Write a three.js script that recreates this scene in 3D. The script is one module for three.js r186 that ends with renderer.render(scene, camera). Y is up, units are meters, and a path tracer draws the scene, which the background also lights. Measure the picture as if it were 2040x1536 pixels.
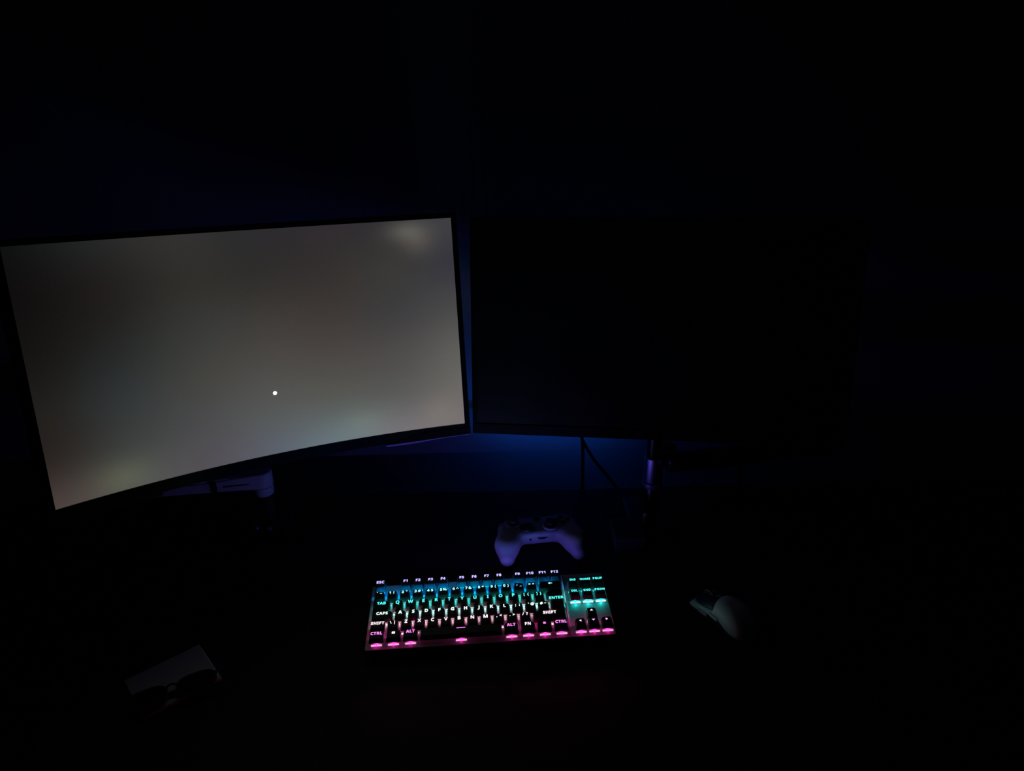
import * as THREE from 'three';
import { RectAreaLightUniformsLib } from 'three/addons/lights/RectAreaLightUniformsLib.js';
import { RoundedBoxGeometry } from 'three/addons/geometries/RoundedBoxGeometry.js';
import { MarchingCubes } from 'three/addons/objects/MarchingCubes.js';
import { FontLoader } from 'three/addons/loaders/FontLoader.js';
import { mergeGeometries, mergeVertices, toCreasedNormals } from 'three/addons/utils/BufferGeometryUtils.js';

// ------------------------------------------------------------------ camera, light, exposure
const scene = new THREE.Scene();
scene.background = new THREE.Color(0, 0, 0);            // a closed room at night: no daylight
const F = 1500;                                         // focal length in pixels of the 2040 x 1536 frame
const camera = new THREE.PerspectiveCamera(2 * Math.atan(768 / F) * 180 / Math.PI, 2040 / 1536, 0.05, 20);
camera.position.set(0, 0.78698, 0);
{
  const right = new THREE.Vector3(0.9996876, -0.0228357, 0.0101576);
  const up = new THREE.Vector3(0.0249929, 0.913402, -0.4062907);
  const back = new THREE.Vector3(0, 0.4064176, 0.9136874);
  camera.quaternion.setFromRotationMatrix(new THREE.Matrix4().makeBasis(right, up, back));
}
const renderer = new THREE.WebGLRenderer({ antialias: true });
renderer.toneMapping = THREE.LinearToneMapping;
renderer.toneMappingExposure = 1.0;
renderer.shadowMap.enabled = true;
RectAreaLightUniformsLib.init();

const LED_POWER = 0.0012;                               // candela of one key's light-emitting diode
const WALL_GLOW = 0.0083;                               // candela of each third of the blue strip on the wall
const CORE_GLOW = 0.02;                                 // ring on the back of the curved monitor
const SCREEN_LIGHT = 0.035;

// ------------------------------------------------------------------ helpers
const R = a => a * Math.PI / 180;
const taken = new Map();
function numbered(name) {
  const n = taken.get(name) || 0; taken.set(name, n + 1);
  return n ? name + '_' + String(n).padStart(3, '0') : name;
}
function seeded(s) { return () => { s = (s + 0x6D2B79F5) | 0; let t = Math.imul(s ^ (s >>> 15), 1 | s); t = (t + Math.imul(t ^ (t >>> 7), 61 | t)) ^ t; return ((t ^ (t >>> 14)) >>> 0) / 4294967296; }; }
function thing(name, label, category, [x, y, z], euler = [0, 0, 0], group) {
  const o = new THREE.Group(); o.name = numbered(name);
  o.position.set(x, y, z); o.rotation.set(euler[0], euler[1], euler[2], 'YXZ');
  o.userData = { label, category }; if (group) o.userData.group = group;
  scene.add(o); return o;
}
function part(name, geo, mat, parent, label) {
  const m = new THREE.Mesh(geo, mat); m.name = name; m.castShadow = m.receiveShadow = true;
  if (label) m.userData.label = label;
  parent.add(m); return m;
}
function struct(name, geo, mat, label) {
  const m = part(name, geo, mat, scene); m.userData = { kind: 'structure', label, category: name.split('_')[0] }; return m;
}
const clean = g => { g = g.index ? g.toNonIndexed() : g; for (const k of Object.keys(g.attributes)) if (!['position', 'normal', 'uv'].includes(k)) g.deleteAttribute(k); if (!g.attributes.uv) g.setAttribute('uv', new THREE.BufferAttribute(new Float32Array(g.attributes.position.count * 2), 2)); return g; };
const merge = list => mergeGeometries(list.map(clean));
const at = (g, x, y, z, rx = 0, ry = 0, rz = 0) => { if (rx) g.rotateX(rx); if (rz) g.rotateZ(rz); if (ry) g.rotateY(ry); return g.translate(x, y, z); };
const rbox = (w, h, d, r, s = 2) => new RoundedBoxGeometry(w, h, d, s, Math.min(r, w / 2.01, h / 2.01, d / 2.01));
const lathe = (pts, seg = 40) => new THREE.LatheGeometry(pts.map(p => new THREE.Vector2(p[0], p[1])), seg);
const tube = (pts, r, seg = 40, rad = 10) => new THREE.TubeGeometry(new THREE.CatmullRomCurve3(pts.map(p => new THREE.Vector3(...p))), seg, r, rad);

// loft between rings of equal length; rings: [[x, y, z] ...], closed round; ends capped
function loft(rings, crease = 0.7) {
  const n = rings[0].length, pos = [], idx = [];
  for (const r of rings) for (const p of r) pos.push(...p);
  for (let k = 0; k + 1 < rings.length; k++) for (let i = 0; i < n; i++) {
    const a = k * n + i, b = k * n + (i + 1) % n, c = a + n, d = b + n;
    idx.push(a, c, b, b, c, d);
  }
  const cap = (k, flip) => {
    const v = rings[k].map(p => new THREE.Vector2(p[0], -p[2]));
    const tris = THREE.ShapeUtils.triangulateShape(v, []);
    for (const [a, b, c] of tris) { const t = [a, b, c].map(i => k * n + i); idx.push(...(flip ? [t[0], t[2], t[1]] : t)); }
  };
  cap(0, true); cap(rings.length - 1, false);
  const g = new THREE.BufferGeometry();
  g.setAttribute('position', new THREE.Float32BufferAttribute(pos, 3)); g.setIndex(idx);
  return toCreasedNormals(g, crease);
}
// a signed field meshed by marching cubes inside a box
function fieldMesh(fn, lo, hi, res = 60) {
  const mc = new MarchingCubes(res, new THREE.MeshStandardMaterial(), false, false, 200000);
  mc.isolation = 0; const h = res / 2;
  const P = (i, k) => lo[k] + (hi[k] - lo[k]) * ((i - h) / h + 1) / 2;
  for (let z = 0; z < res; z++) for (let y = 0; y < res; y++) for (let x = 0; x < res; x++)
    mc.field[x + y * res + z * res * res] = -fn(P(x, 0), P(y, 1), P(z, 2));
  mc.update();
  const n = mc.count, p = new Float32Array(n * 3);
  for (let i = 0; i < n; i++) for (let k = 0; k < 3; k++) p[i * 3 + k] = lo[k] + (hi[k] - lo[k]) * (mc.positionArray[i * 3 + k] + 1) / 2;
  let g = new THREE.BufferGeometry(); g.setAttribute('position', new THREE.BufferAttribute(p, 3));
  g = mergeVertices(g, 1e-6); g.computeVertexNormals(); return g;
}
const smin = (a, b, k) => { const h = Math.max(k - Math.abs(a - b), 0) / k; return Math.min(a, b) - h * h * k * 0.25; };
const smax = (a, b, k) => -smin(-a, -b, k);
function cone(px, py, pz, a, b) {                       // tapered capsule; a, b = [x, y, z, r]
  const dx = b[0] - a[0], dy = b[1] - a[1], dz = b[2] - a[2];
  const t = Math.min(1, Math.max(0, ((px - a[0]) * dx + (py - a[1]) * dy + (pz - a[2]) * dz) / (dx * dx + dy * dy + dz * dz)));
  return Math.hypot(px - a[0] - dx * t, py - a[1] - dy * t, pz - a[2] - dz * t) - a[3] - (b[3] - a[3]) * t;
}
function sdBox(x, y, z, c, h, r) {
  const qx = Math.abs(x - c[0]) - h[0] + r, qy = Math.abs(y - c[1]) - h[1] + r, qz = Math.abs(z - c[2]) - h[2] + r;
  return Math.hypot(Math.max(qx, 0), Math.max(qy, 0), Math.max(qz, 0)) + Math.min(Math.max(qx, qy, qz), 0) - r;
}

// ------------------------------------------------------------------ materials
function noiseMap(w, h, seed, fn, srgb = true) {
  const d = new Uint8Array(w * h * 4), rnd = seeded(seed);
  for (let y = 0; y < h; y++) for (let x = 0; x < w; x++) { const c = fn(x / w, y / h, rnd()); for (let k = 0; k < 3; k++) d[(y * w + x) * 4 + k] = Math.max(0, Math.min(255, c[k])); d[(y * w + x) * 4 + 3] = 255; }
  const t = new THREE.DataTexture(d, w, h); t.wrapS = t.wrapT = THREE.RepeatWrapping; t.magFilter = THREE.LinearFilter; t.minFilter = THREE.LinearFilter;
  if (srgb) t.colorSpace = THREE.SRGBColorSpace; t.needsUpdate = true; return t;
}
const wob = (x, a) => Math.sin(x * 6.2832 * a);
const grain = noiseMap(512, 512, 7, (u, v, r) => { const s = wob(v + 0.02 * wob(u, 2) + 0.008 * wob(u, 5), 23) * 0.5 + wob(v + 0.01 * wob(u, 3), 61) * 0.5; const k = 26 + 4 * s + 5 * (r - 0.5); return [k, k * 0.96, k * 0.95]; });
const speck = noiseMap(256, 256, 3, (u, v, r) => { const k = 120 + 60 * (r - 0.5); return [k, k, k]; }, false);
const std = o => new THREE.MeshStandardMaterial(o);
const lin = (r, g, b) => new THREE.Color().setRGB(r, g, b);
const wallMat = std({ color: lin(0.42, 0.42, 0.43), roughness: 0.95, bumpMap: speck, bumpScale: 0.0006 });
const ceilMat = std({ color: lin(0.6, 0.6, 0.6), roughness: 0.95 });
const floorMat = std({ color: lin(0.12, 0.1, 0.09), roughness: 0.7, bumpMap: speck, bumpScale: 0.0004 });
const deskMat = std({ map: grain, roughness: 0.7, bumpMap: grain, bumpScale: 0.0002 });
const deskLegMat = std({ color: lin(0.02, 0.02, 0.022), roughness: 0.5, metalness: 0.6 });
const bezelMat = new THREE.MeshPhysicalMaterial({ color: lin(0.006, 0.006, 0.0065), roughness: 0.7, specularIntensity: 0.5 });
const shellMat = std({ color: lin(0.018, 0.018, 0.02), roughness: 0.65 });
const offScreenMat = std({ color: lin(0.006, 0.006, 0.007), roughness: 0.45 });
const armWhite = std({ color: lin(0.8, 0.8, 0.82), roughness: 0.4, metalness: 0.0 });
const armBlack = std({ color: lin(0.012, 0.012, 0.013), roughness: 0.22 });
const metal = std({ color: lin(0.7, 0.71, 0.74), roughness: 0.4, metalness: 1 });
const rubber = std({ color: lin(0.012, 0.012, 0.012), roughness: 0.8 });
const capMat = std({ color: lin(0.028, 0.028, 0.029), roughness: 0.5 });
const plateMat = std({ color: lin(0.5, 0.51, 0.53), roughness: 0.5, metalness: 0.15 });
const caseMat = std({ color: lin(0.015, 0.015, 0.016), roughness: 0.55 });
const switchMat = std({ color: lin(0.4, 0.4, 0.41), roughness: 0.5 });
const padGrey = std({ color: lin(0.4, 0.4, 0.42), roughness: 0.48 });
const padWhite = std({ color: lin(0.72, 0.72, 0.74), roughness: 0.48 });
const padBlack = std({ color: lin(0.014, 0.014, 0.015), roughness: 0.5 });
const paper = std({ color: lin(0.72, 0.72, 0.71), roughness: 0.8 });
const boxMat = std({ color: lin(0.07, 0.07, 0.075), roughness: 0.7 });
const lensMat = std({ color: lin(0.008, 0.008, 0.009), roughness: 0.12 });
const glow = (r, g, b) => new THREE.MeshStandardMaterial({ color: 0x080808, roughness: 0.6, emissive: lin(r, g, b), emissiveIntensity: 1 });

// ------------------------------------------------------------------ the room (desk top is y = 0)
const WALL_Z = -1.45, FLOOR_Y = -0.74, CEIL_Y = 1.78, X0 = -1.9, X1 = 1.9, Z1 = 2.2, TH = 0.12;
function box(x0, x1, y0, y1, z0, z1) {
  const g = new THREE.BoxGeometry(x1 - x0, y1 - y0, z1 - z0); g.translate((x0 + x1) / 2, (y0 + y1) / 2, (z0 + z1) / 2);
  const p = g.attributes.position, n = g.attributes.normal, uv = g.attributes.uv;         // uv in metres
  for (let i = 0; i < p.count; i++) { const ax = Math.abs(n.getX(i)), ay = Math.abs(n.getY(i)); uv.setXY(i, ax > 0.5 ? p.getZ(i) : p.getX(i), ay > 0.5 ? p.getZ(i) : p.getY(i)); }
  return g;
}
struct('wall_back', box(X0 - TH, X1 + TH, FLOOR_Y, CEIL_Y, WALL_Z - TH, WALL_Z), wallMat, 'dark plain wall behind the desk with a blue glow');
struct('wall_left', box(X0 - TH, X0, FLOOR_Y, CEIL_Y, WALL_Z, Z1), wallMat, 'plain unlit wall left of the desk');
struct('wall_right', box(X1, X1 + TH, FLOOR_Y, CEIL_Y, WALL_Z, Z1), wallMat, 'plain unlit wall right of the desk');
struct('wall_front', box(X0 - TH, X1 + TH, FLOOR_Y, CEIL_Y, Z1, Z1 + TH), wallMat, 'plain unlit wall behind the camera');
struct('floor', box(X0 - TH, X1 + TH, FLOOR_Y - TH, FLOOR_Y, WALL_Z - TH, Z1 + TH), floorMat, 'dark floor under the desk');
struct('ceiling', box(X0 - TH, X1 + TH, CEIL_Y, CEIL_Y + TH, WALL_Z - TH, Z1 + TH), ceilMat, 'plain unlit ceiling of the room');

// ------------------------------------------------------------------ desk
{
  const d = thing('desk', 'wide dark desk that carries the keyboard, the controller and both monitors', 'desk', [0, FLOOR_Y, -0.83]);
  const top = rbox(2.1, 0.03, 0.87, 0.004); const p = top.attributes.position, uv = top.attributes.uv;
  for (let i = 0; i < p.count; i++) uv.setXY(i, p.getX(i) / 0.9, p.getZ(i) / 0.9);
  part('desk_top', at(top, 0, -FLOOR_Y - 0.015, 0), deskMat, d);
  for (const [x, z] of [[-0.95, -0.34], [0.95, -0.34], [-0.95, 0.34], [0.95, 0.34]]) part('leg', at(rbox(0.06, -FLOOR_Y - 0.03, 0.06, 0.004), x, (-FLOOR_Y - 0.03) / 2, z), deskLegMat, d);
  part('rail', at(rbox(1.84, 0.06, 0.03, 0.003), 0, -FLOOR_Y - 0.06, -0.34), deskLegMat, d);
}

// ------------------------------------------------------------------ curved monitor with its lit dark-grey screen
const SW = 0.594, SH = 0.336, CR = 1.0, TH0 = Math.asin(SW / 2 / CR);
const arcX = t => CR * Math.sin(t), arcZ = t => -(CR * Math.cos(t) - CR * Math.cos(TH0));   // z = 0 at the screen's side edges
// a slab bent to the screen's curve: from angle t0 to t1, heights y0..y1, from depth d0 (front) to d1 (back) behind the screen
function bent(t0, t1, y0, y1, d0, d1, seg = 40, back) {
  const pos = [], uvs = [], idx = [];
  const at3 = (t, d) => [(CR + d) * Math.sin(t), -((CR + d) * Math.cos(t) - CR * Math.cos(TH0))];
  const quad = (a, b, c, d, ua, ub, uc, ud) => { const k = pos.length / 3; for (const p of [a, b, c, d]) pos.push(...p); for (const u of [ua, ub, uc, ud]) uvs.push(...u); idx.push(k, k + 1, k + 2, k, k + 2, k + 3); };
  for (let i = 0; i < seg; i++) {
    const a = t0 + (t1 - t0) * i / seg, b = t0 + (t1 - t0) * (i + 1) / seg, u = i / seg, v = (i + 1) / seg;
    const [fx, fz] = at3(a, d0), [gx, gz] = at3(b, d0), [hx, hz] = at3(a, d1), [kx, kz] = at3(b, d1);
    quad([fx, y0, fz], [gx, y0, gz], [gx, y1, gz], [fx, y1, fz], [u, 0], [v, 0], [v, 1], [u, 1]);
    if (d1 > d0) {
      quad([kx, y0, kz], [hx, y0, hz], [hx, y1, hz], [kx, y1, kz], [v, 0], [u, 0], [u, 1], [v, 1]);
      quad([fx, y1, fz], [gx, y1, gz], [kx, y1, kz], [hx, y1, hz], [u, 0], [v, 0], [v, 1], [u, 1]);
      quad([hx, y0, hz], [kx, y0, kz], [gx, y0, gz], [fx, y0, fz], [u, 0], [v, 0], [v, 1], [u, 1]);
    }
  }
  if (d1 > d0) for (const [t, s] of [[t0, 1], [t1, -1]]) {
    const [fx, fz] = at3(t, d0), [hx, hz] = at3(t, d1);
    const q = [[hx, y0, hz], [fx, y0, fz], [fx, y1, fz], [hx, y1, hz]]; if (s < 0) q.reverse();
    quad(...q, [0, 0], [1, 0], [1, 1], [0, 1]);
  }
  const g = new THREE.BufferGeometry(); g.setAttribute('position', new THREE.Float32BufferAttribute(pos, 3)); g.setAttribute('uv', new THREE.Float32BufferAttribute(uvs, 2)); g.setIndex(idx);
  g.computeVertexNormals(); return g;
}
// what the screen shows: a dark grey picture with the panel's uneven backlight (rows from the top, seven columns, sRGB)
const PANEL = [
  [[16, 17, 17], [36, 37, 37], [50, 49, 48], [44, 43, 45], [48, 44, 48], [50, 48, 50], [64, 64, 68]],
  [[17, 14, 15], [32, 29, 28], [47, 46, 43], [48, 46, 44], [52, 48, 47], [57, 56, 54], [56, 55, 62]],
  [[22, 20, 19], [36, 37, 36], [55, 56, 54], [63, 60, 57], [63, 58, 55], [62, 61, 62], [72, 71, 72]],
  [[33, 30, 28], [48, 51, 52], [66, 66, 63], [76, 74, 71], [76, 72, 69], [78, 75, 74], [92, 91, 88]],
  [[43, 37, 34], [60, 62, 61], [75, 75, 76], [86, 88, 87], [88, 90, 86], [90, 90, 88], [106, 103, 100]],
  [[76, 65, 62], [80, 82, 78], [84, 80, 86], [92, 98, 108], [105, 118, 124], [116, 113, 116], [118, 112, 112]],
];
const BLOBS = [[0.88, 0.05, 0.055, 0.05, [32, 32, 26]], [0.909, 0.107, 0.045, 0.06, [20, 17, 12]], [0.14, 0.94, 0.06, 0.07, [14, 15, 6]], [0.727, 0.92, 0.06, 0.06, [5, 9, 4]], [0.93, 0.92, 0.05, 0.07, [8, 6, 2]]];
const catmull = (a, b, c, d, t) => b + 0.5 * t * (c - a + t * (2 * a - 5 * b + 4 * c - d + t * (3 * (b - c) + d - a)));
function panelColor(u, v) {
  const rows = PANEL.length - 1, cols = PANEL[0].length - 1, cl = (x, m) => Math.max(0, Math.min(m, x));
  const fy = Math.min(rows - 1e-4, v * rows), fx = Math.min(cols - 1e-4, u * cols), j = Math.floor(fy), i = Math.floor(fx);
  const c = [0, 1, 2].map(k => { const r = [-1, 0, 1, 2].map(dj => { const row = PANEL[cl(j + dj, rows)]; return catmull(...[-1, 0, 1, 2].map(di => row[cl(i + di, cols)][k]), fx - i); }); return catmull(...r, fy - j); });
  for (const [x, y, sx, sy, add] of BLOBS) { const w = Math.exp(-(((u - x) / sx) ** 2) - ((v - y) / sy) ** 2); for (let k = 0; k < 3; k++) c[k] += add[k] * w; }
  return c;
}
const panelTex = noiseMap(512, 288, 11, (u, v, r) => panelColor(u, 1 - v).map(c => c + (r - 0.5) * 1.4 + 0.0));
panelTex.wrapS = panelTex.wrapT = THREE.ClampToEdgeWrapping;
const screenMat = new THREE.MeshStandardMaterial({ color: 0x050505, roughness: 0.7, emissive: 0xffffff, emissiveMap: panelTex, emissiveIntensity: 1 });

const curved = thing('curved_monitor', 'curved black monitor showing a dim grey screen with a white dot', 'monitor', [-0.3421, 0.4037, -1.0072], [-0.1622, 0.5308, -0.0648]);
{
  const BZ = 0.0085 / CR, TT = TH0 + BZ, y0 = -SH / 2, y1 = SH / 2;
  part('screen', bent(-TH0, TH0, y0, y1, 0, 0, 64), screenMat, curved, 'dim grey lit screen');
  const dot = part('screen_dot', new THREE.CircleGeometry(0.0031, 24), new THREE.MeshStandardMaterial({ color: 0x111111, emissive: lin(1.05, 1.03, 0.92), emissiveIntensity: 1 }), curved, 'small round white dot on the screen');
  const [du, dv] = [0.51, 0.719]; const t = -TH0 + 2 * TH0 * du;
  dot.position.set(arcX(t) - 0.0006 * Math.sin(t), y1 - SH * dv, arcZ(t) + 0.0006); dot.rotation.y = -t;
  // bezel: four bent bars proud of the panel
  part('bezel', merge([
    bent(-TT, TT, y1, y1 + 0.008, -0.0015, 0.014), bent(-TT, -TH0, y0, y1, -0.0015, 0.014, 2), bent(TH0, TT, y0, y1, -0.0015, 0.014, 2)]), bezelMat, curved);
  part('chin', bent(-TT, TT, y0 - 0.017, y0, -0.002, 0.014), bezelMat, curved);
  part('back_shell', merge([bent(-TT + 0.002, TT - 0.002, y0 - 0.015, y1 + 0.006, 0.0145, 0.03), bent(-TT * 0.8, TT * 0.8, y0 + 0.02, y1 - 0.03, 0.03, 0.055), bent(-TT * 0.45, TT * 0.45, y0 + 0.05, y1 - 0.06, 0.055, 0.07)]), shellMat, curved);
  // lower corner wings with a thin accent strip along their lower edge
  const wingMat = std({ color: lin(0.02, 0.02, 0.024), roughness: 0.45 });
  const strip = glow(0.016, 0.012, 0.14), stripOff = std({ color: lin(0.03, 0.03, 0.035), roughness: 0.4 });
  for (const s of [1, -1]) {
    const n = 16, rings = [];
    for (let i = 0; i <= n; i++) {
      const q = i / n, tt = s * (TH0 * 0.56 + (TT - TH0 * 0.56) * q);
      const hgt = 0.0005 + 0.0115 * Math.min(1, q * 3), px = d => [(CR + d) * Math.sin(tt), -((CR + d) * Math.cos(tt) - CR * Math.cos(TH0))];
      const [ax, az] = px(-0.0025), [bx, bz] = px(-0.0025 - 0.003 * Math.min(1, q * 3)), [cx, cz] = px(0.008);
      const low = y0 - 0.0195 + 0.002 * q;
      rings.push([[cx, low - 0.0 , cz], [bx, low, bz], [ax, low + hgt, az], [cx, low + hgt, cz]]);
    }
    const pos = [], idx = [];
    for (const r of rings) for (const p of r) pos.push(...p);
    for (let i = 0; i < n; i++) for (let k = 0; k < 4; k++) { const a = i * 4 + k, b = i * 4 + (k + 1) % 4, c = a + 4, d = b + 4; idx.push(...(s > 0 ? [a, c, b, b, c, d] : [a, b, c, b, d, c])); }
    for (const k of [0, n]) idx.push(k * 4, k * 4 + 1, k * 4 + 2, k * 4, k * 4 + 2, k * 4 + 3);
    const g = new THREE.BufferGeometry(); g.setAttribute('position', new THREE.Float32BufferAttribute(pos, 3)); g.setIndex(idx); g.computeVertexNormals();
    const w = part('corner_wing', toCreasedNormals(g, 0.5), wingMat, curved);
    const sp = [], si = []; const m = 24;
    for (let i = 0; i <= m; i++) {
      const q = i / m, tt = s * (TH0 * 0.56 + (TT - TH0 * 0.56) * q), low = y0 - 0.0195 + 0.002 * q, th = 0.0009 + 0.0019 * Math.exp(-(((q - 0.25) / 0.3) ** 2));
      const px = d => [(CR + d) * Math.sin(tt), -((CR + d) * Math.cos(tt) - CR * Math.cos(TH0))];
      const [bx, bz] = px(-0.0027 - 0.003 * Math.min(1, q * 3)), [cx, cz] = px(0.004);
      sp.push(bx, low, bz, bx, low - th, bz, cx, low - th, cz, cx, low, cz);
    }
    for (let i = 0; i < m; i++) for (let k = 0; k < 4; k++) { const a = i * 4 + k, b = i * 4 + (k + 1) % 4, c = a + 4, d = b + 4; si.push(...(s < 0 ? [a, c, b, b, c, d] : [a, b, c, b, d, c])); }
    for (const k of [0, m]) si.push(k * 4, k * 4 + 1, k * 4 + 2, k * 4, k * 4 + 2, k * 4 + 3);
    const sg = new THREE.BufferGeometry(); sg.setAttribute('position', new THREE.Float32BufferAttribute(sp, 3)); sg.setIndex(si); sg.computeVertexNormals();
    part('accent_light_strip', sg, s > 0 ? strip : stripOff, w, s > 0 ? 'thin violet-blue lit strip' : 'thin unlit strip');
  }
  // round core light on the back
  const ring = new THREE.TorusGeometry(0.05, 0.004, 10, 40); ring.translate(0, 0.01, arcZ(0) - 0.0725);
  part('core_light_ring', ring, glow(0.02, 0.08, 0.5), curved, 'blue light ring on the back');
  const core = new THREE.RectAreaLight(lin(0.03, 0.12, 1), CORE_GLOW, 0.1, 0.1); core.position.set(0, 0.01, arcZ(0) - 0.078); core.name = 'core_light'; core.castShadow = true; curved.add(core);
  const sl = new THREE.RectAreaLight(lin(1, 0.98, 0.95), SCREEN_LIGHT, SW * 0.97, SH * 0.97); sl.position.set(0, 0, 0.004); sl.rotation.y = Math.PI; sl.name = 'screen_light'; sl.castShadow = true; curved.add(sl);
}

// ------------------------------------------------------------------ flat monitor, switched off
const FW = 0.612, FH = 0.362, FYAW = R(-7.8), FTILT = R(-9.3);
const flat = thing('flat_monitor', 'flat black monitor, switched off, beside the lit curved one', 'monitor', [0, 0, 0], [FTILT, FYAW, 0]);
{
  const off = new THREE.Vector3(-FW / 2, -FH / 2, 0).applyEuler(flat.rotation);
  flat.position.set(-0.0695 - off.x, 0.1875 - off.y, -1.15 - off.z);
  part('bezel', merge([at(rbox(FW, 0.008, 0.02, 0.001), 0, FH / 2 - 0.004, -0.01), at(rbox(FW, 0.018, 0.02, 0.001), 0, -FH / 2 + 0.009, -0.01), at(rbox(0.008, FH - 0.026, 0.02, 0.001), -FW / 2 + 0.004, 0.005, -0.01), at(rbox(0.008, FH - 0.026, 0.02, 0.001), FW / 2 - 0.004, 0.005, -0.01)]), bezelMat, flat);
  part('screen', at(new THREE.BoxGeometry(FW - 0.016, FH - 0.026, 0.01), 0, 0.005, -0.0068), offScreenMat, flat, 'black unlit screen');
  part('back_shell', merge([at(rbox(FW - 0.004, FH - 0.004, 0.014, 0.004), 0, 0, -0.0265), at(rbox(FW * 0.6, FH * 0.6, 0.03, 0.012), 0, 0.02, -0.045)]), shellMat, flat);
}

// ------------------------------------------------------------------ blue light strip on the wall behind the flat monitor
{
  const t = thing('led_light_strip', 'blue light strip on the wall that glows below the switched-off monitor', 'light strip', [0.085, 0.099, WALL_Z]);
  part('cover', at(rbox(0.27, 0.05, 0.003, 0.001), 0, 0.002, 0.047), rubber, t, 'added dark shield that keeps the strip light off the desk');  // added only to block the strip's light towards desk and room
  for (const x of [-0.125, 0.125]) part('bracket', at(rbox(0.006, 0.01, 0.046, 0.001), x, 0, 0.023), rubber, t);
  part('strip_base', at(rbox(0.25, 0.012, 0.012, 0.002), 0, 0, 0.006), rubber, t);
  for (const x of [-0.085, 0, 0.085]) {
    part('led_bulb', at(rbox(0.07, 0.006, 0.008, 0.003), x, 0, 0.016), glow(0.004, 0.1, 0.6), t);
    const l = new THREE.PointLight(lin(0.004, 0.13, 1), WALL_GLOW); l.position.set(x, 0, 0.032); l.shadow.radius = 0.3; l.castShadow = true; l.name = 'strip_light'; t.add(l);
  }
}

// ------------------------------------------------------------------ monitor arms
function clampBase(g, y, mat) {
  part('clamp_plate', at(rbox(0.09, 0.012, 0.1, 0.004), 0, 0.006, 0.0), mat, g);
}
{ // white arm that carries the curved monitor
  const a = thing('monitor_arm', 'white monitor arm with a cable slot under the curved monitor', 'monitor arm', [-0.454, 0, -1.175]);
  clampBase(a, 0, armBlack);
  for (const [x, z] of [[-0.012, 0.036], [0.012, 0.04]]) part('screw', at(lathe([[0, 0.0035], [0.004, 0.0032], [0.005, 0.001], [0.005, 0]], 16), x, 0.012, z), metal, a);
  part('post', at(lathe([[0.0135, 0], [0.0135, 0.05], [0, 0.05]], 32), 0, 0.012, 0), rubber, a);
  part('pivot_ring', at(lathe([[0.012, 0], [0.0165, 0.001], [0.0175, 0.006], [0.0175, 0.014], [0.0165, 0.0155], [0.0165, 0.018], [0, 0.018]], 40), 0, 0.0625, 0), armWhite, a);
  // lower arm: a rounded beam, open slot in its camera side
  const L = 0.23, w = 0.0185;
  const out = new THREE.Shape(); out.moveTo(0, -w); out.absarc(0, 0, w, -Math.PI / 2, Math.PI / 2, false); for (const x of [0.012, 0.03, 0.05, 0.07, 0.095, 0.13]) out.lineTo(-x, w * (1 - 0.15 * x / L)); out.lineTo(-L, w * 0.85); out.absarc(-L, 0, w * 0.85, Math.PI / 2, Math.PI * 1.5, false); for (const x of [0.13, 0.095, 0.07, 0.05, 0.03, 0.012]) out.lineTo(-x, -w * (1 - 0.15 * x / L)); out.lineTo(0, -w);
  const eg = new THREE.ExtrudeGeometry(out, { depth: 0.024, bevelEnabled: true, bevelThickness: 0.003, bevelSize: 0.003, bevelOffset: -0.003, bevelSegments: 3, curveSegments: 20 });
  eg.rotateX(-Math.PI / 2); eg.translate(0, 0.003, 0);
  { const p = eg.attributes.position; for (let i = 0; i < p.count; i++) { const t = Math.min(1, Math.max(0, (-p.getX(i) - 0.01) / 0.085)); p.setY(i, 0.0145 - 0.0005 * t + (p.getY(i) - 0.015) * (1 - 0.45 * t)); } eg.computeVertexNormals(); }   // the beam slims towards its elbow
  const lower = part('lower_arm', eg, armWhite, a); lower.position.set(0, 0.081, 0); lower.rotation.y = R(9);
  part('cable_slot', at(rbox(0.047, 0.0042, 0.004, 0.0018), -0.042, 0.0135, w * 0.955 - 0.0012), rubber, lower, 'narrow dark cable slot');
  part('cable_strap', at(rbox(0.011, 0.022, 2 * w + 0.004, 0.004), -0.08, 0.0145, 0), rubber, lower, 'dark strap round the arm');
  part('elbow', at(lathe([[0, 0], [0.018, 0], [0.018, 0.05], [0.015, 0.054], [0, 0.054]], 32), -L, 0.02, 0), armWhite, lower);
  // upper arm up to the mounting plate behind the screen
  const tip = new THREE.Vector3(-L, 0.07, 0).applyAxisAngle(new THREE.Vector3(0, 1, 0), R(9)).add(new THREE.Vector3(0, 0.081, 0));
  const vesa = new THREE.Vector3(0, 0, arcZ(0) - 0.085).applyEuler(curved.rotation).add(curved.position).sub(a.position);
  const mid = tip.clone().lerp(vesa, 0.55); mid.y += 0.03; mid.z -= 0.02;
  part('upper_arm', tube([tip.toArray(), mid.toArray(), vesa.toArray()], 0.014, 30, 16), armWhite, a);
  const vp = part('mounting_plate', rbox(0.1, 0.1, 0.006, 0.002), armBlack, a);
  vp.position.copy(new THREE.Vector3(0, 0, arcZ(0) - 0.0775).applyEuler(curved.rotation).add(curved.position).sub(a.position)); vp.rotation.copy(curved.rotation);
}
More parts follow.
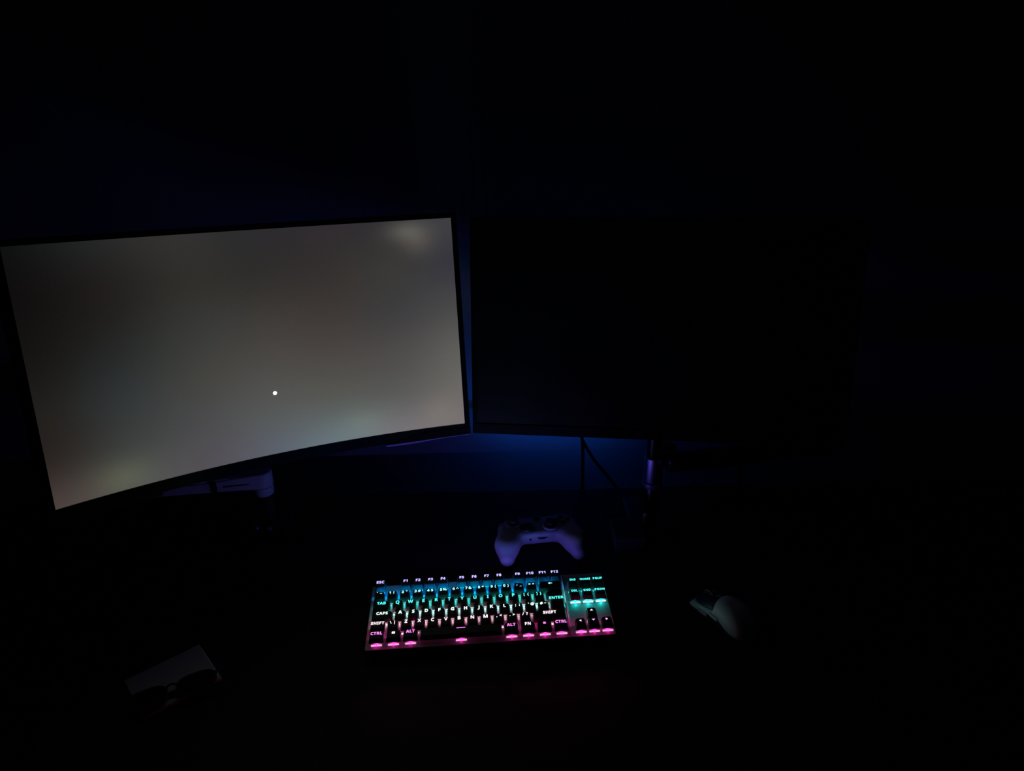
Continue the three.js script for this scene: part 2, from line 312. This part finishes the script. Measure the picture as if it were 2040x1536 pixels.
{ // black arm with a metal collar that carries the flat monitor
  const a = thing('monitor_arm', 'black monitor arm with a metal collar below the switched-off monitor', 'monitor arm', [0.248, 0, -1.165]);
  clampBase(a, 0, armBlack);
  part('post', at(lathe([[0.0145, 0], [0.0145, 0.06], [0, 0.06]], 32), 0, 0.01, 0), armBlack, a);
  part('pivot_ring', at(lathe([[0.012, 0], [0.0168, 0.0004], [0.0176, 0.002], [0.0176, 0.009], [0.0168, 0.0102], [0, 0.0102]], 48), 0, 0.0645, 0), std({ color: lin(0.32, 0.4, 0.6), roughness: 0.45, metalness: 0.8 }), a, 'metal ring with blue key light in its colour');  // blue tint carries the keyboard's light, as on the collar
  part('collar', at(lathe([[0.0155, 0], [0.0168, 0.0012], [0.0165, 0.025], [0.016, 0.0475], [0.015, 0.049], [0, 0.049]], 48), 0, 0.0765, 0), std({ color: lin(0.6, 0.68, 0.95), roughness: 0.36, metalness: 1 }), a, 'metal collar with blue key light in its colour');  // the keyboard's blue light is painted into the metal colour
  part('column', at(lathe([[0.0128, 0], [0.0128, 0.05], [0.0128, 0.18], [0.011, 0.182], [0, 0.182]], 48), 0, 0.126, -0.002), armBlack, a, 'glossy black column');
  part('lower_arm', merge([at(rbox(0.3, 0.034, 0.03, 0.012, 3), 0.165, 0.122, -0.004, 0, R(9)), at(lathe([[0, 0], [0.018, 0], [0.019, 0.002], [0.019, 0.032], [0.018, 0.034], [0, 0.034]], 32), 0.024, 0.103, -0.016)]), armBlack, a);
  const vesa = new THREE.Vector3(0.02, 0.02, -0.075).applyEuler(flat.rotation).add(flat.position).sub(a.position);
  part('elbow', at(lathe([[0, 0], [0.018, 0], [0.018, 0.1], [0, 0.1]], 32), 0.31, 0.105, -0.027), armBlack, a);
  part('upper_arm', tube([[0.31, 0.2, -0.027], [0.22, 0.24, -0.07], vesa.toArray()], 0.014, 30, 14), armBlack, a);
  const vp = part('mounting_plate', rbox(0.1, 0.1, 0.012, 0.003), armBlack, a);
  vp.position.copy(new THREE.Vector3(0.02, 0.02, -0.066).applyEuler(flat.rotation).add(flat.position).sub(a.position)); vp.rotation.copy(flat.rotation);
  part('clamp_lever', at(lathe([[0, 0], [0.004, 0], [0.0045, 0.002], [0.0045, 0.02], [0.003, 0.022], [0, 0.022]], 20), -0.018, 0.012, 0.044), armWhite, a, 'small pale clamp screw');
}

// ------------------------------------------------------------------ cables behind the flat monitor
function cable(label, pts, r) {
  const m = part(numbered('cable'), tube(pts, r, 60, 10), rubber, scene); m.userData = { label, category: 'cable', group: 'black cables behind the monitors' };
}
cable('black cable hanging straight down below the switched-off monitor', [[0.105, 0.26, -1.215], [0.117, 0.18, -1.235], [0.132, 0.1, -1.272], [0.1345, 0, -1.277], [0.136, -0.15, -1.282], [0.14, -0.4, -1.285]], 0.0032);
cable('black cable curving down to the right below the switched-off monitor', [[0.098, 0.27, -1.215], [0.114, 0.18, -1.24], [0.133, 0.1, -1.28], [0.158, 0.05, -1.285], [0.19, 0.005, -1.287], [0.23, -0.06, -1.29], [0.3, -0.2, -1.295]], 0.0032);
cable('thin black cable hanging from the black arm right of the metal collar', [[0.43, 0.11, -1.232], [0.437, 0.08, -1.262], [0.441, 0.02, -1.276], [0.452, -0.06, -1.28], [0.46, -0.3, -1.28]], 0.0028);

// ------------------------------------------------------------------ keyboard
const font = await new FontLoader().loadAsync('fonts/droid/droid_sans_bold.typeface.json');
const U = 0.01905, KW = 0.353, KD = 0.126, KS = 1.016;
const keyboard = thing('keyboard', 'compact black mechanical keyboard with rainbow backlit keys', 'keyboard', [-0.04142, 0, -0.89868], [0, 0.0575, 0]);
keyboard.scale.setScalar(KS);
const deck = new THREE.Vector3(0, 0.02, 0), TILT = R(4);
const onDeck = o => { o.position.applyAxisAngle(new THREE.Vector3(1, 0, 0), TILT).add(deck); o.rotation.x += TILT; return o; };
function rrect(w, d, r) { const s = new THREE.Shape(), x = w / 2, y = d / 2; s.moveTo(-x + r, -y); s.lineTo(x - r, -y); s.absarc(x - r, -y + r, r, -Math.PI / 2, 0); s.lineTo(x, y - r); s.absarc(x - r, y - r, r, 0, Math.PI / 2); s.lineTo(-x + r, y); s.absarc(-x + r, y - r, r, Math.PI / 2, Math.PI); s.lineTo(-x, -y + r); s.absarc(-x + r, -y + r, r, Math.PI, Math.PI * 1.5); return s; }
{
  const slab = (w, d, h, r, b) => { const g = new THREE.ExtrudeGeometry(rrect(w - 2 * b, d - 2 * b, r), { depth: h - 2 * b, bevelEnabled: true, bevelThickness: b, bevelSize: b, bevelSegments: 2, curveSegments: 6 }); g.rotateX(-Math.PI / 2); g.translate(0, b, 0); return g; };
  onDeck(part('plate', at(slab(KW + 0.0025, KD + 0.002, 0.003, 0.003, 0.0008), -0.0005, -0.003, 0.001), plateMat, keyboard, 'pale metal top plate'));
  const c = onDeck(part('case', at(slab(KW - 0.004, KD - 0.004, 0.0115, 0.003, 0.001), 0, -0.0145, 0), caseMat, keyboard));
  for (const x of [-0.14, 0.14]) { part('front_foot', at(rbox(0.03, 0.0012, 0.008, 0.0005), x, -0.0149, KD / 2 - 0.012), rubber, c); part('rear_foot', at(rbox(0.02, 0.009, 0.006, 0.001), x, -0.0188, -KD / 2 + 0.012), rubber, c); }
  onDeck(part('divider', at(rbox(0.0016, 0.0018, KD - 0.004, 0.0006), -KW / 2 + 0.0026 + 15.12 * U, 0.0009, 0), plateMat, keyboard, 'raised ridge between the letter keys and the arrow keys'));
}
// keycaps: tapered, floating above the plate
const CAP_Y = 0.0050, TOPS = [0.0144, 0.0144, 0.0126, 0.0112, 0.0114, 0.0112];        // underside and top of the caps above the plate, by row
const ringPts = (w, d, r, y, dz = 0) => { const o = []; for (const [sx, sz, a0] of [[1, 1, 0], [-1, 1, 90], [-1, -1, 180], [1, -1, 270]]) for (let k = 0; k <= 3; k++) { const a = R(a0 + k * 30); o.push([sx * (w / 2 - r) + r * Math.cos(a), y, sz * (d / 2 - r) + r * Math.sin(a) + dz]); } return o.reverse(); };
const capGeo = new Map();
function cap(u, row) {
  const id = u + '/' + TOPS[row];
  if (!capGeo.has(id)) {
    const w = u * U - 0.0029, d = U - 0.0014, tw = w - 0.0046, td = d - 0.0042, h = TOPS[row] - CAP_Y;
    capGeo.set(id, loft([ringPts(w, d, 0.0014, 0), ringPts(w - 0.0006, d - 0.0005, 0.0015, 0.0016), ringPts(tw + 0.0012, td + 0.0012, 0.002, h - 0.0008, -0.0007), ringPts(tw, td, 0.0024, h, -0.0008)], 0.6));
  }
  return capGeo.get(id);
}
function enterCap() {                                   // tall L-shaped enter key: local origin at the middle of its lower 1.25 u column
  const CAP_H = TOPS[3] - CAP_Y + 0.0006, g = 0.0009, poly = (i, y, dz) => {
    const x0 = -0.625 * U + g + i, xl = -0.875 * U + g + i, x1 = 0.625 * U - g - i, zt = -1.5 * U + g + i * 0.75, zm = -0.5 * U - g - i * 0.75, zb = 0.5 * U - g - i * 0.75;
    return [[xl, y, zt + dz], [xl, y, zm + dz], [x0, y, zm + dz], [x0, y, zb + dz], [x1, y, zb + dz], [x1, y, zt + dz]].reverse();
  };
  return loft([poly(0, 0, 0), poly(0.0003, 0.0016, 0), poly(0.0024, CAP_H - 0.0006, -0.0007), poly(0.003, CAP_H, -0.0008)].map(r => r.reverse()), 0.6);
}
// glyphs lie on the cap's top, 0.15 mm proud
function glyphs(str, h) {
  const shapes = font.generateShapes(str, h / 0.72);
  const g = new THREE.ExtrudeGeometry(shapes, { depth: 0.00022, bevelEnabled: false, curveSegments: 3 });
  g.computeBoundingBox(); const b = g.boundingBox;
  g.translate(-(b.min.x + b.max.x) / 2, -h / 2, 0); g.rotateX(-Math.PI / 2); return g;
}
const flatBox = (w, d, x = 0, z = 0) => at(new THREE.BoxGeometry(w, 0.00022, d), x, 0.00011, z);
function mark(kind) {
  if (kind === 'panes') return merge([flatBox(0.002, 0.0017, -0.0012, -0.001), flatBox(0.002, 0.0017, 0.0012, -0.001), flatBox(0.002, 0.0017, -0.0012, 0.001), flatBox(0.002, 0.0017, 0.0012, 0.001)]);
  if (kind === 'line') return flatBox(0.0125, 0.0009);
  if (kind === 'menu') return merge([flatBox(0.0038, 0.0007, 0, -0.0013), flatBox(0.0038, 0.0007), flatBox(0.0038, 0.0007, 0, 0.0013)]);
  const s = new THREE.Shape(); s.moveTo(0, 0.0016); s.lineTo(0.0022, -0.0014); s.lineTo(-0.0022, -0.0014); s.closePath();
  const g = new THREE.ExtrudeGeometry(s, { depth: 0.00022, bevelEnabled: false }); g.rotateX(-Math.PI / 2);
  g.rotateY({ up: 0, left: Math.PI / 2, down: Math.PI, right: -Math.PI / 2 }[kind]); 
  if (kind === 'left') return g; return g;
}
function legendGeo(t) {
  if (t.startsWith('@')) return mark(t.slice(1));
  if (t === '<-') return merge([flatBox(0.0042, 0.0009, 0.001), at(mark('left'), -0.0016, 0, 0)]);
  if (t.length === 3 && t[1] === ' ') return merge([at(glyphs(t[0], 0.0036), -0.0028, 0, 0), at(glyphs(t[2], 0.0036), 0.0028, 0, 0)]);
  return glyphs(t, /INS|HOME|PG|DEL|END/.test(t) ? 0.0029 : t.length > 1 ? 0.0037 : 0.0043);
}
// row colours: light of the diode, glow of the legend
const ROW = [
  { led: [0.16, 0.12, 1.0], txt: [0.62, 0.54, 1.4], bar: [0.0, 0.13, 0.42], diodes: [[-1, 1.05]] },
  { led: [0.0, 0.34, 0.95], txt: [0.36, 1.1, 1.15], bar: [0.28, 1.0, 1.0], diodes: [[-1, 1.6]] },
  { led: [0.0, 0.85, 0.74], txt: [0.08, 1.15, 1.0], bar: [0.7, 1.1, 1.05], diodes: [[-1, 1]] },
  { led: [0.45, 1.0, 0.95], txt: [0.9, 1.2, 1.1], bar: [1.1, 0.95, 1.05], diodes: [[-1, 1]] },
  { led: [1.0, 0.36, 0.5], txt: [1.2, 0.95, 1.05], bar: [1.15, 0.9, 1.05], diodes: [[-1, 1]] },
  { led: [1.0, 0.01, 0.34], txt: [1.15, 0.25, 0.98], bar: [1.3, 0.42, 0.88], diodes: [[-1, 0.7], [1, 0.18]] },
];
const matOf = new Map();
const glowOf = c => { const k = c.join(); if (!matOf.has(k)) matOf.set(k, glow(...c)); return matOf.get(k); };
// two light windows in front of each switch housing; the top row's are deeper and dimmer
const ledGeo = [[0.0068, 0.0075], [0.0068, 0.0026]].map(([w, d]) => merge([-1, 1].map(s => at(rbox(w, 0.0008, d, 0.0003), s * 0.0042, 0.0004, (d > 0.005 ? 0.0062 : 0.007) + d / 2))));
const housingGeo = at(rbox(0.0132, CAP_Y, 0.0112, 0.0008), 0, CAP_Y / 2, -0.0002);
const cheekedGeo = merge([housingGeo.clone(), ...[-1, 1].map(s => at(rbox(0.001, CAP_Y, 0.0045, 0.0003), s * 0.0062, CAP_Y / 2, -0.0074))]);   // side cheeks added to block the top row's light from the plate beside
const KX = -KW / 2 + 0.0026, KZ = -KD / 2 + 0.0018;
const rowZ = r => KZ + (r + 0.5 + (r > 0 ? 0.25 : 0)) * U;
function key(x, row, u, text, o = {}) {                 // x: left edge in key units
  const c = { ...ROW[row], ...o }, top = TOPS[row] - CAP_Y + (o.geo ? 0.0006 : 0);
  const k = new THREE.Mesh(o.geo || cap(u, row), capMat); k.name = 'keycap'; k.castShadow = k.receiveShadow = true;
  k.position.set(KX + (x + u / 2) * U, CAP_Y, rowZ(row) + (o.dz || 0) * U); onDeck(k); keyboard.add(k);
  const lg = part('legend', legendGeo(text), glowOf(c.txt.map(v => v * 1.35)), k); lg.position.set(o.lx || 0, top + 0.00003, (o.lz || 0) - 0.0032);
  const z = o.ledZ || 0;
  part('led', ledGeo[row ? 1 : 0], glowOf(c.bar), k).position.set(0, -CAP_Y, z);
  part('switch_housing', row ? housingGeo : cheekedGeo, switchMat, k).position.set(0, -CAP_Y, z);
  // the diode sits on the far side of its switch; the front row and the cursor block also shine out towards the user
  for (const [side, power] of c.diodes) {
    const pl = new THREE.PointLight(lin(...c.led), LED_POWER * power); pl.name = 'key_light'; pl.shadow.radius = 0.03;
    pl.position.set(0, -CAP_Y + (row ? 0.0016 : 0.0008), z + (side < 0 ? -0.0078 : 0.0066)); k.add(pl);
  }
}
const rowOf = (row, x, list) => { for (const t of list) { const [s, u = 1, o = {}] = Array.isArray(t) ? t : [t]; key(x, row, u, s, o); x += u; } return x; };
const bright = { diodes: [[-1, 1.7]] };
key(0, 0, 1, 'ESC', bright);
rowOf(0, 2, ['F1', 'F2', 'F3', 'F4'].map(t => [t, 1, bright])); rowOf(0, 6.5, ['F5', 'F6', 'F7', 'F8']); rowOf(0, 11, ['F9', 'F10', ['F11', 1, bright], ['F12', 1, bright]]);
rowOf(1, 0, ['` ~', '1 !', '2 "', '3 #', '4 $', '5 %', '6 ^', '7 &', '8 *', '9 (', '0 )', '- _', '= +', ['<-', 2]]);
rowOf(2, 0, [['TAB', 1.5], ...'QWERTYUIOP', '[ {', '] }']);
rowOf(3, 0, [['CAPS', 1.75], ...'ASDFGHJKL', '; :', "' @", '# ~']);
key(13.75, 3, 1.25, 'ENTER', { geo: enterCap(), lx: -0.0012, lz: -0.0092, txt: ROW[2].txt, ledZ: -0.0095 });
rowOf(4, 0, [['SHIFT', 1.25], '\\ |', ...'ZXCVBNM', ', <', '. >', '/ ?', ['SHIFT', 2.75]]);
rowOf(5, 0, [['CTRL', 1.25], ['@panes', 1.25, { txt: [1.15, 0.85, 1.05] }], ['ALT', 1.25], ['@line', 6.25, { lz: -0.0012 }], ['ALT', 1.25], ['FN', 1.25, { txt: [1.05, 0.8, 1.0] }], ['@menu', 1.25], ['CTRL', 1.25]]);
const NX = 15.33, teal = { led: [0.03, 0.85, 0.85], txt: [0.08, 1.15, 1.05], bar: [0.1, 0.85, 0.9], dz: -0.2, diodes: [[1, 0.4]] }, mint = { ...teal, led: [0.0, 0.95, 0.88], bar: [0.85, 1.25, 1.15], dz: -0.06, diodes: [[1, 0.75]] };
rowOf(1, NX, [['INS', 1, teal], ['HOME', 1, teal], ['PGUP', 1, teal]]);
rowOf(2, NX, [['DEL', 1, mint], ['END', 1, mint], ['PGDN', 1, mint]]);
key(NX + 1, 4, 1, '@up', { txt: [1.05, 0.9, 0.98], led: [1, 0.05, 0.4], diodes: [[-1, 0.06]] });
rowOf(5, NX, [['@left', 1, { txt: [1.05, 0.45, 0.9], diodes: [[-1, 0.2], [1, 0.2]] }], ['@down', 1, { txt: [1.05, 0.45, 0.9], diodes: [[-1, 0.2], [1, 0.2]] }], ['@right', 1, { txt: [1.05, 0.45, 0.9], diodes: [[-1, 0.2], [1, 0.2]] }]]);

// ------------------------------------------------------------------ game controller
{
  const g = thing('game_controller', 'white game controller lying behind the keyboard', 'game controller', [0.04, 0, -1.078], [0, R(6.5), 0]);
  const body = (x, y, z) => {
    const ax = Math.abs(x);
    let d = sdBox(x, y, z, [0, 0.0265, -0.014], [0.05, 0.0135, 0.027], 0.009);
    d = smin(d, cone(ax, y, z, [0.0475, 0.0265, -0.017, 0.0215], [0.057, 0.0235, 0.02, 0.018]), 0.012);
    d = smin(d, cone(ax, y, z, [0.057, 0.0235, 0.02, 0.018], [0.0605, 0.0155, 0.045, 0.0125]), 0.016);
    d = smax(d, y - 0.0405 + 0.06 * Math.max(0, -z), 0.008);
    return d;
  };
  part('body', fieldMesh(body, [-0.095, -0.002, -0.06], [0.095, 0.062, 0.08], 96), padGrey, g, 'white shell with two grips');
  const stick = (x, z) => { const s = part('thumbstick', at(lathe([[0, 0], [0.0062, 0], [0.0055, 0.006], [0.0085, 0.0085], [0.0092, 0.0105], [0.0082, 0.0122], [0.006, 0.0115], [0, 0.0112]], 28), x, 0.0380, z), padBlack, g); part('stick_collar', at(new THREE.TorusGeometry(0.0115, 0.0016, 8, 32), x, 0.0398, z, Math.PI / 2), padGrey, s); };
  stick(-0.0425, -0.018); stick(0.0205, 0.0015 - 0.005);
  const dp = part('direction_pad', at(lathe([[0, 0.003], [0.006, 0.0025], [0.0115, 0.0038], [0.0122, 0.003], [0.0122, 0]], 32), -0.0205, 0.0392, -0.0025), padBlack, g);
  part('direction_cross', merge([at(rbox(0.021, 0.0028, 0.0068, 0.001), -0.0205, 0.0427, -0.0025), at(rbox(0.0068, 0.0028, 0.021, 0.001), -0.0205, 0.0427, -0.0025)]), padBlack, dp);
  for (const [x, z] of [[0.0425, -0.009], [0.0525, -0.018], [0.0325, -0.018], [0.0425, -0.027]]) part('face_button', at(lathe([[0, 0.0045], [0.0035, 0.0041], [0.0048, 0.0028], [0.005, 0]], 24), x, 0.0385, z), padBlack, g);
  part('guide_button', at(lathe([[0, 0.002], [0.005, 0.0016], [0.0062, 0]], 28), 0, 0.039, -0.03), padBlack, g);
  for (const s of [-1, 1]) { part('bumper', at(rbox(0.044, 0.011, 0.016, 0.005, 3), s * 0.045, 0.031, -0.038, 0, s * R(-14)), padBlack, g); part('trigger', at(rbox(0.02, 0.018, 0.014, 0.006, 3), s * 0.05, 0.018, -0.043), padBlack, g); }
  part('audio_jack', at(new THREE.CylinderGeometry(0.0019, 0.0019, 0.004, 18), -0.0165, 0.0265, 0.0122, Math.PI / 2), rubber, g, 'round black jack hole');
  part('expansion_port', merge([at(rbox(0.018, 0.0022, 0.004, 0.0006), 0.004, 0.0285, 0.0122), at(rbox(0.011, 0.0024, 0.004, 0.0006), 0.004, 0.0266, 0.0122)]), rubber, g, 'black slotted port');
}

// ------------------------------------------------------------------ mouse
{
  const m = thing('computer_mouse', 'white computer mouse with black buttons at the right of the keyboard', 'mouse', [0.311, 0, -0.888], [0, R(30), 0]);
  const half = z => 0.0285 - 0.003 * Math.exp(-(((z + 0.004) / 0.02) ** 2)), rise = t => t * t * (3 - 2 * t);
  const top = z => 0.013 + 0.0245 * rise(Math.min(1, Math.max(0, (z + 0.062) / 0.07))) - (z > 0.015 ? 6 * (z - 0.015) ** 2 : 0);
  const hull = (x, y, z) => {
    const w = half(z), h = top(z), n = 3;
    const e = Math.pow(Math.abs(x / w), n) + Math.pow(Math.max(0, y) / h, n) + (z < 0 ? Math.pow(-z / 0.057, 9) : Math.pow(z / 0.055, 3.2));
    return Math.max((Math.pow(e, 1 / n) - 1) * 0.026, 0.0012 - y);
  };
  const seam = z => 0.0105 + 0.2 * (z + 0.057);         // the white flank rises to the rear under the black buttons
  const buttons = (x, y, z) => Math.max(z + 0.012 - 0.3 * Math.abs(x), Math.min(seam(z) - y, Math.max(z + 0.048, -0.0225 - x)));
  const low = z => 0.0045 + 0.0115 * Math.exp(-(((z - 0.004) / 0.026) ** 2)) * (z > 0.004 ? 1 : 0.9) + (z < -0.03 ? 0.001 : 0);
  const grip = (x, y, z) => Math.max(y - low(z), Math.abs(x) * -1 + 0.012, Math.abs(z) - 0.05);      // black rubber low on both flanks
  const L0 = [-0.04, -0.004, -0.065], L1 = [0.04, 0.046, 0.065];
  part('shell', fieldMesh((x, y, z) => smax(smax(hull(x, y, z), -buttons(x, y, z), 0.001), -grip(x, y, z), 0.0006), L0, L1, 110), padWhite, m, 'white shell');
  for (const s of [-1, 1]) {
    part('main_button', fieldMesh((x, y, z) => Math.max(hull(x, y, z) + 0.0006, buttons(x, y, z) + 0.0006, 0.0035 - s * x), L0, L1, 80), padBlack, m);
    part('side_grip', fieldMesh((x, y, z) => Math.max(hull(x, y, z) + 0.0005, grip(x, y, z) + 0.0002, 0.012 - s * x), L0, L1, 80), rubber, m, 'black rubber side grip');
  }
  const wh = part('scroll_wheel', at(new THREE.TorusGeometry(0.0085, 0.0026, 12, 32), 0, 0.0155, -0.036, 0, Math.PI / 2), rubber, m);
  part('wheel_rim', at(new THREE.TorusGeometry(0.0108, 0.0005, 8, 32), 0, 0.0155, -0.036, 0, Math.PI / 2), padWhite, wh);
  for (const [z, l] of [[-0.02, 0.018], [0.0, 0.02]]) part('side_button', at(rbox(0.004, 0.0055, l, 0.0018), -half(z) * 0.985 - 0.0002, low(z) + 0.0005, z, 0, z < -0.01 ? R(3) : R(-3)), padWhite, m, 'slim grey thumb button');
  part('glide_foot', at(rbox(0.03, 0.0012, 0.008, 0.0005), 0, 0.0006, -0.042), padBlack, m); part('glide_foot', at(rbox(0.03, 0.0012, 0.008, 0.0005), 0, 0.0006, 0.036), padBlack, m);
}

// ------------------------------------------------------------------ small things on the desk
{
  const b = part(numbered('paper_booklet'), rbox(0.104, 0.006, 0.086, 0.0012), paper, scene);
  b.position.set(-0.478, 0.003, -0.789); b.rotation.y = R(40);
  b.userData = { label: 'pale booklet lying under the dark sunglasses at the front left of the desk', category: 'booklet' };
  const s = thing('sunglasses', 'dark sunglasses lying on the pale booklet', 'sunglasses', [-0.4665, 0.006, -0.762], [0, R(27), 0]); s.scale.setScalar(0.92);
  const lens = sgn => { const pts = []; for (let k = 0; k < 32; k++) { const a = k / 32 * Math.PI * 2, c = Math.cos(a), q = Math.sin(a); pts.push([sgn * 0.0335 + 0.0265 * Math.sign(c) * Math.abs(c) ** 0.7, 0.0205 * Math.sign(q) * Math.abs(q) ** 0.75 * (q > 0 ? 1 : 0.92)]); } return pts; };
  for (const sgn of [-1, 1]) {
    const p = lens(sgn), L = new THREE.Shape(p.map(q => new THREE.Vector2(q[0], -q[1])));
    part('lens', at(new THREE.ExtrudeGeometry(L, { depth: 0.0018, bevelEnabled: false }).rotateX(-Math.PI / 2), 0, 0.0062, 0), lensMat, s);
    part('rim', new THREE.TubeGeometry(new THREE.CatmullRomCurve3(p.map(q => new THREE.Vector3(q[0], 0.007, q[1])), true), 64, 0.0018, 8, true), padBlack, s);
    part('temple', tube([[sgn * 0.062, 0.0055, -0.012], [sgn * 0.06, 0.0025, -0.006], [0, 0.0022 + (sgn > 0 ? 0 : 0.0), sgn > 0 ? -0.002 : 0.006], [-sgn * 0.05, 0.0022, sgn > 0 ? 0.006 : 0.013]], 0.0017, 30, 8), padBlack, s);
  }
  part('bridge', tube([[-0.0085, 0.008, -0.008], [0, 0.0095, -0.011], [0.0085, 0.008, -0.008]], 0.0017, 12, 8), padBlack, s);
}
{
  const b = thing('small_box', 'small dark grey box on the desk beside the post of the black monitor arm', 'box', [0.193, 0, -1.085], [0, R(3), 0]);
  part('box_body', at(rbox(0.052, 0.022, 0.06, 0.002), 0, 0.011, 0), boxMat, b);
  part('lid', at(rbox(0.0535, 0.009, 0.0615, 0.002), 0, 0.0255, 0), boxMat, b);
}

renderer.render(scene, camera);
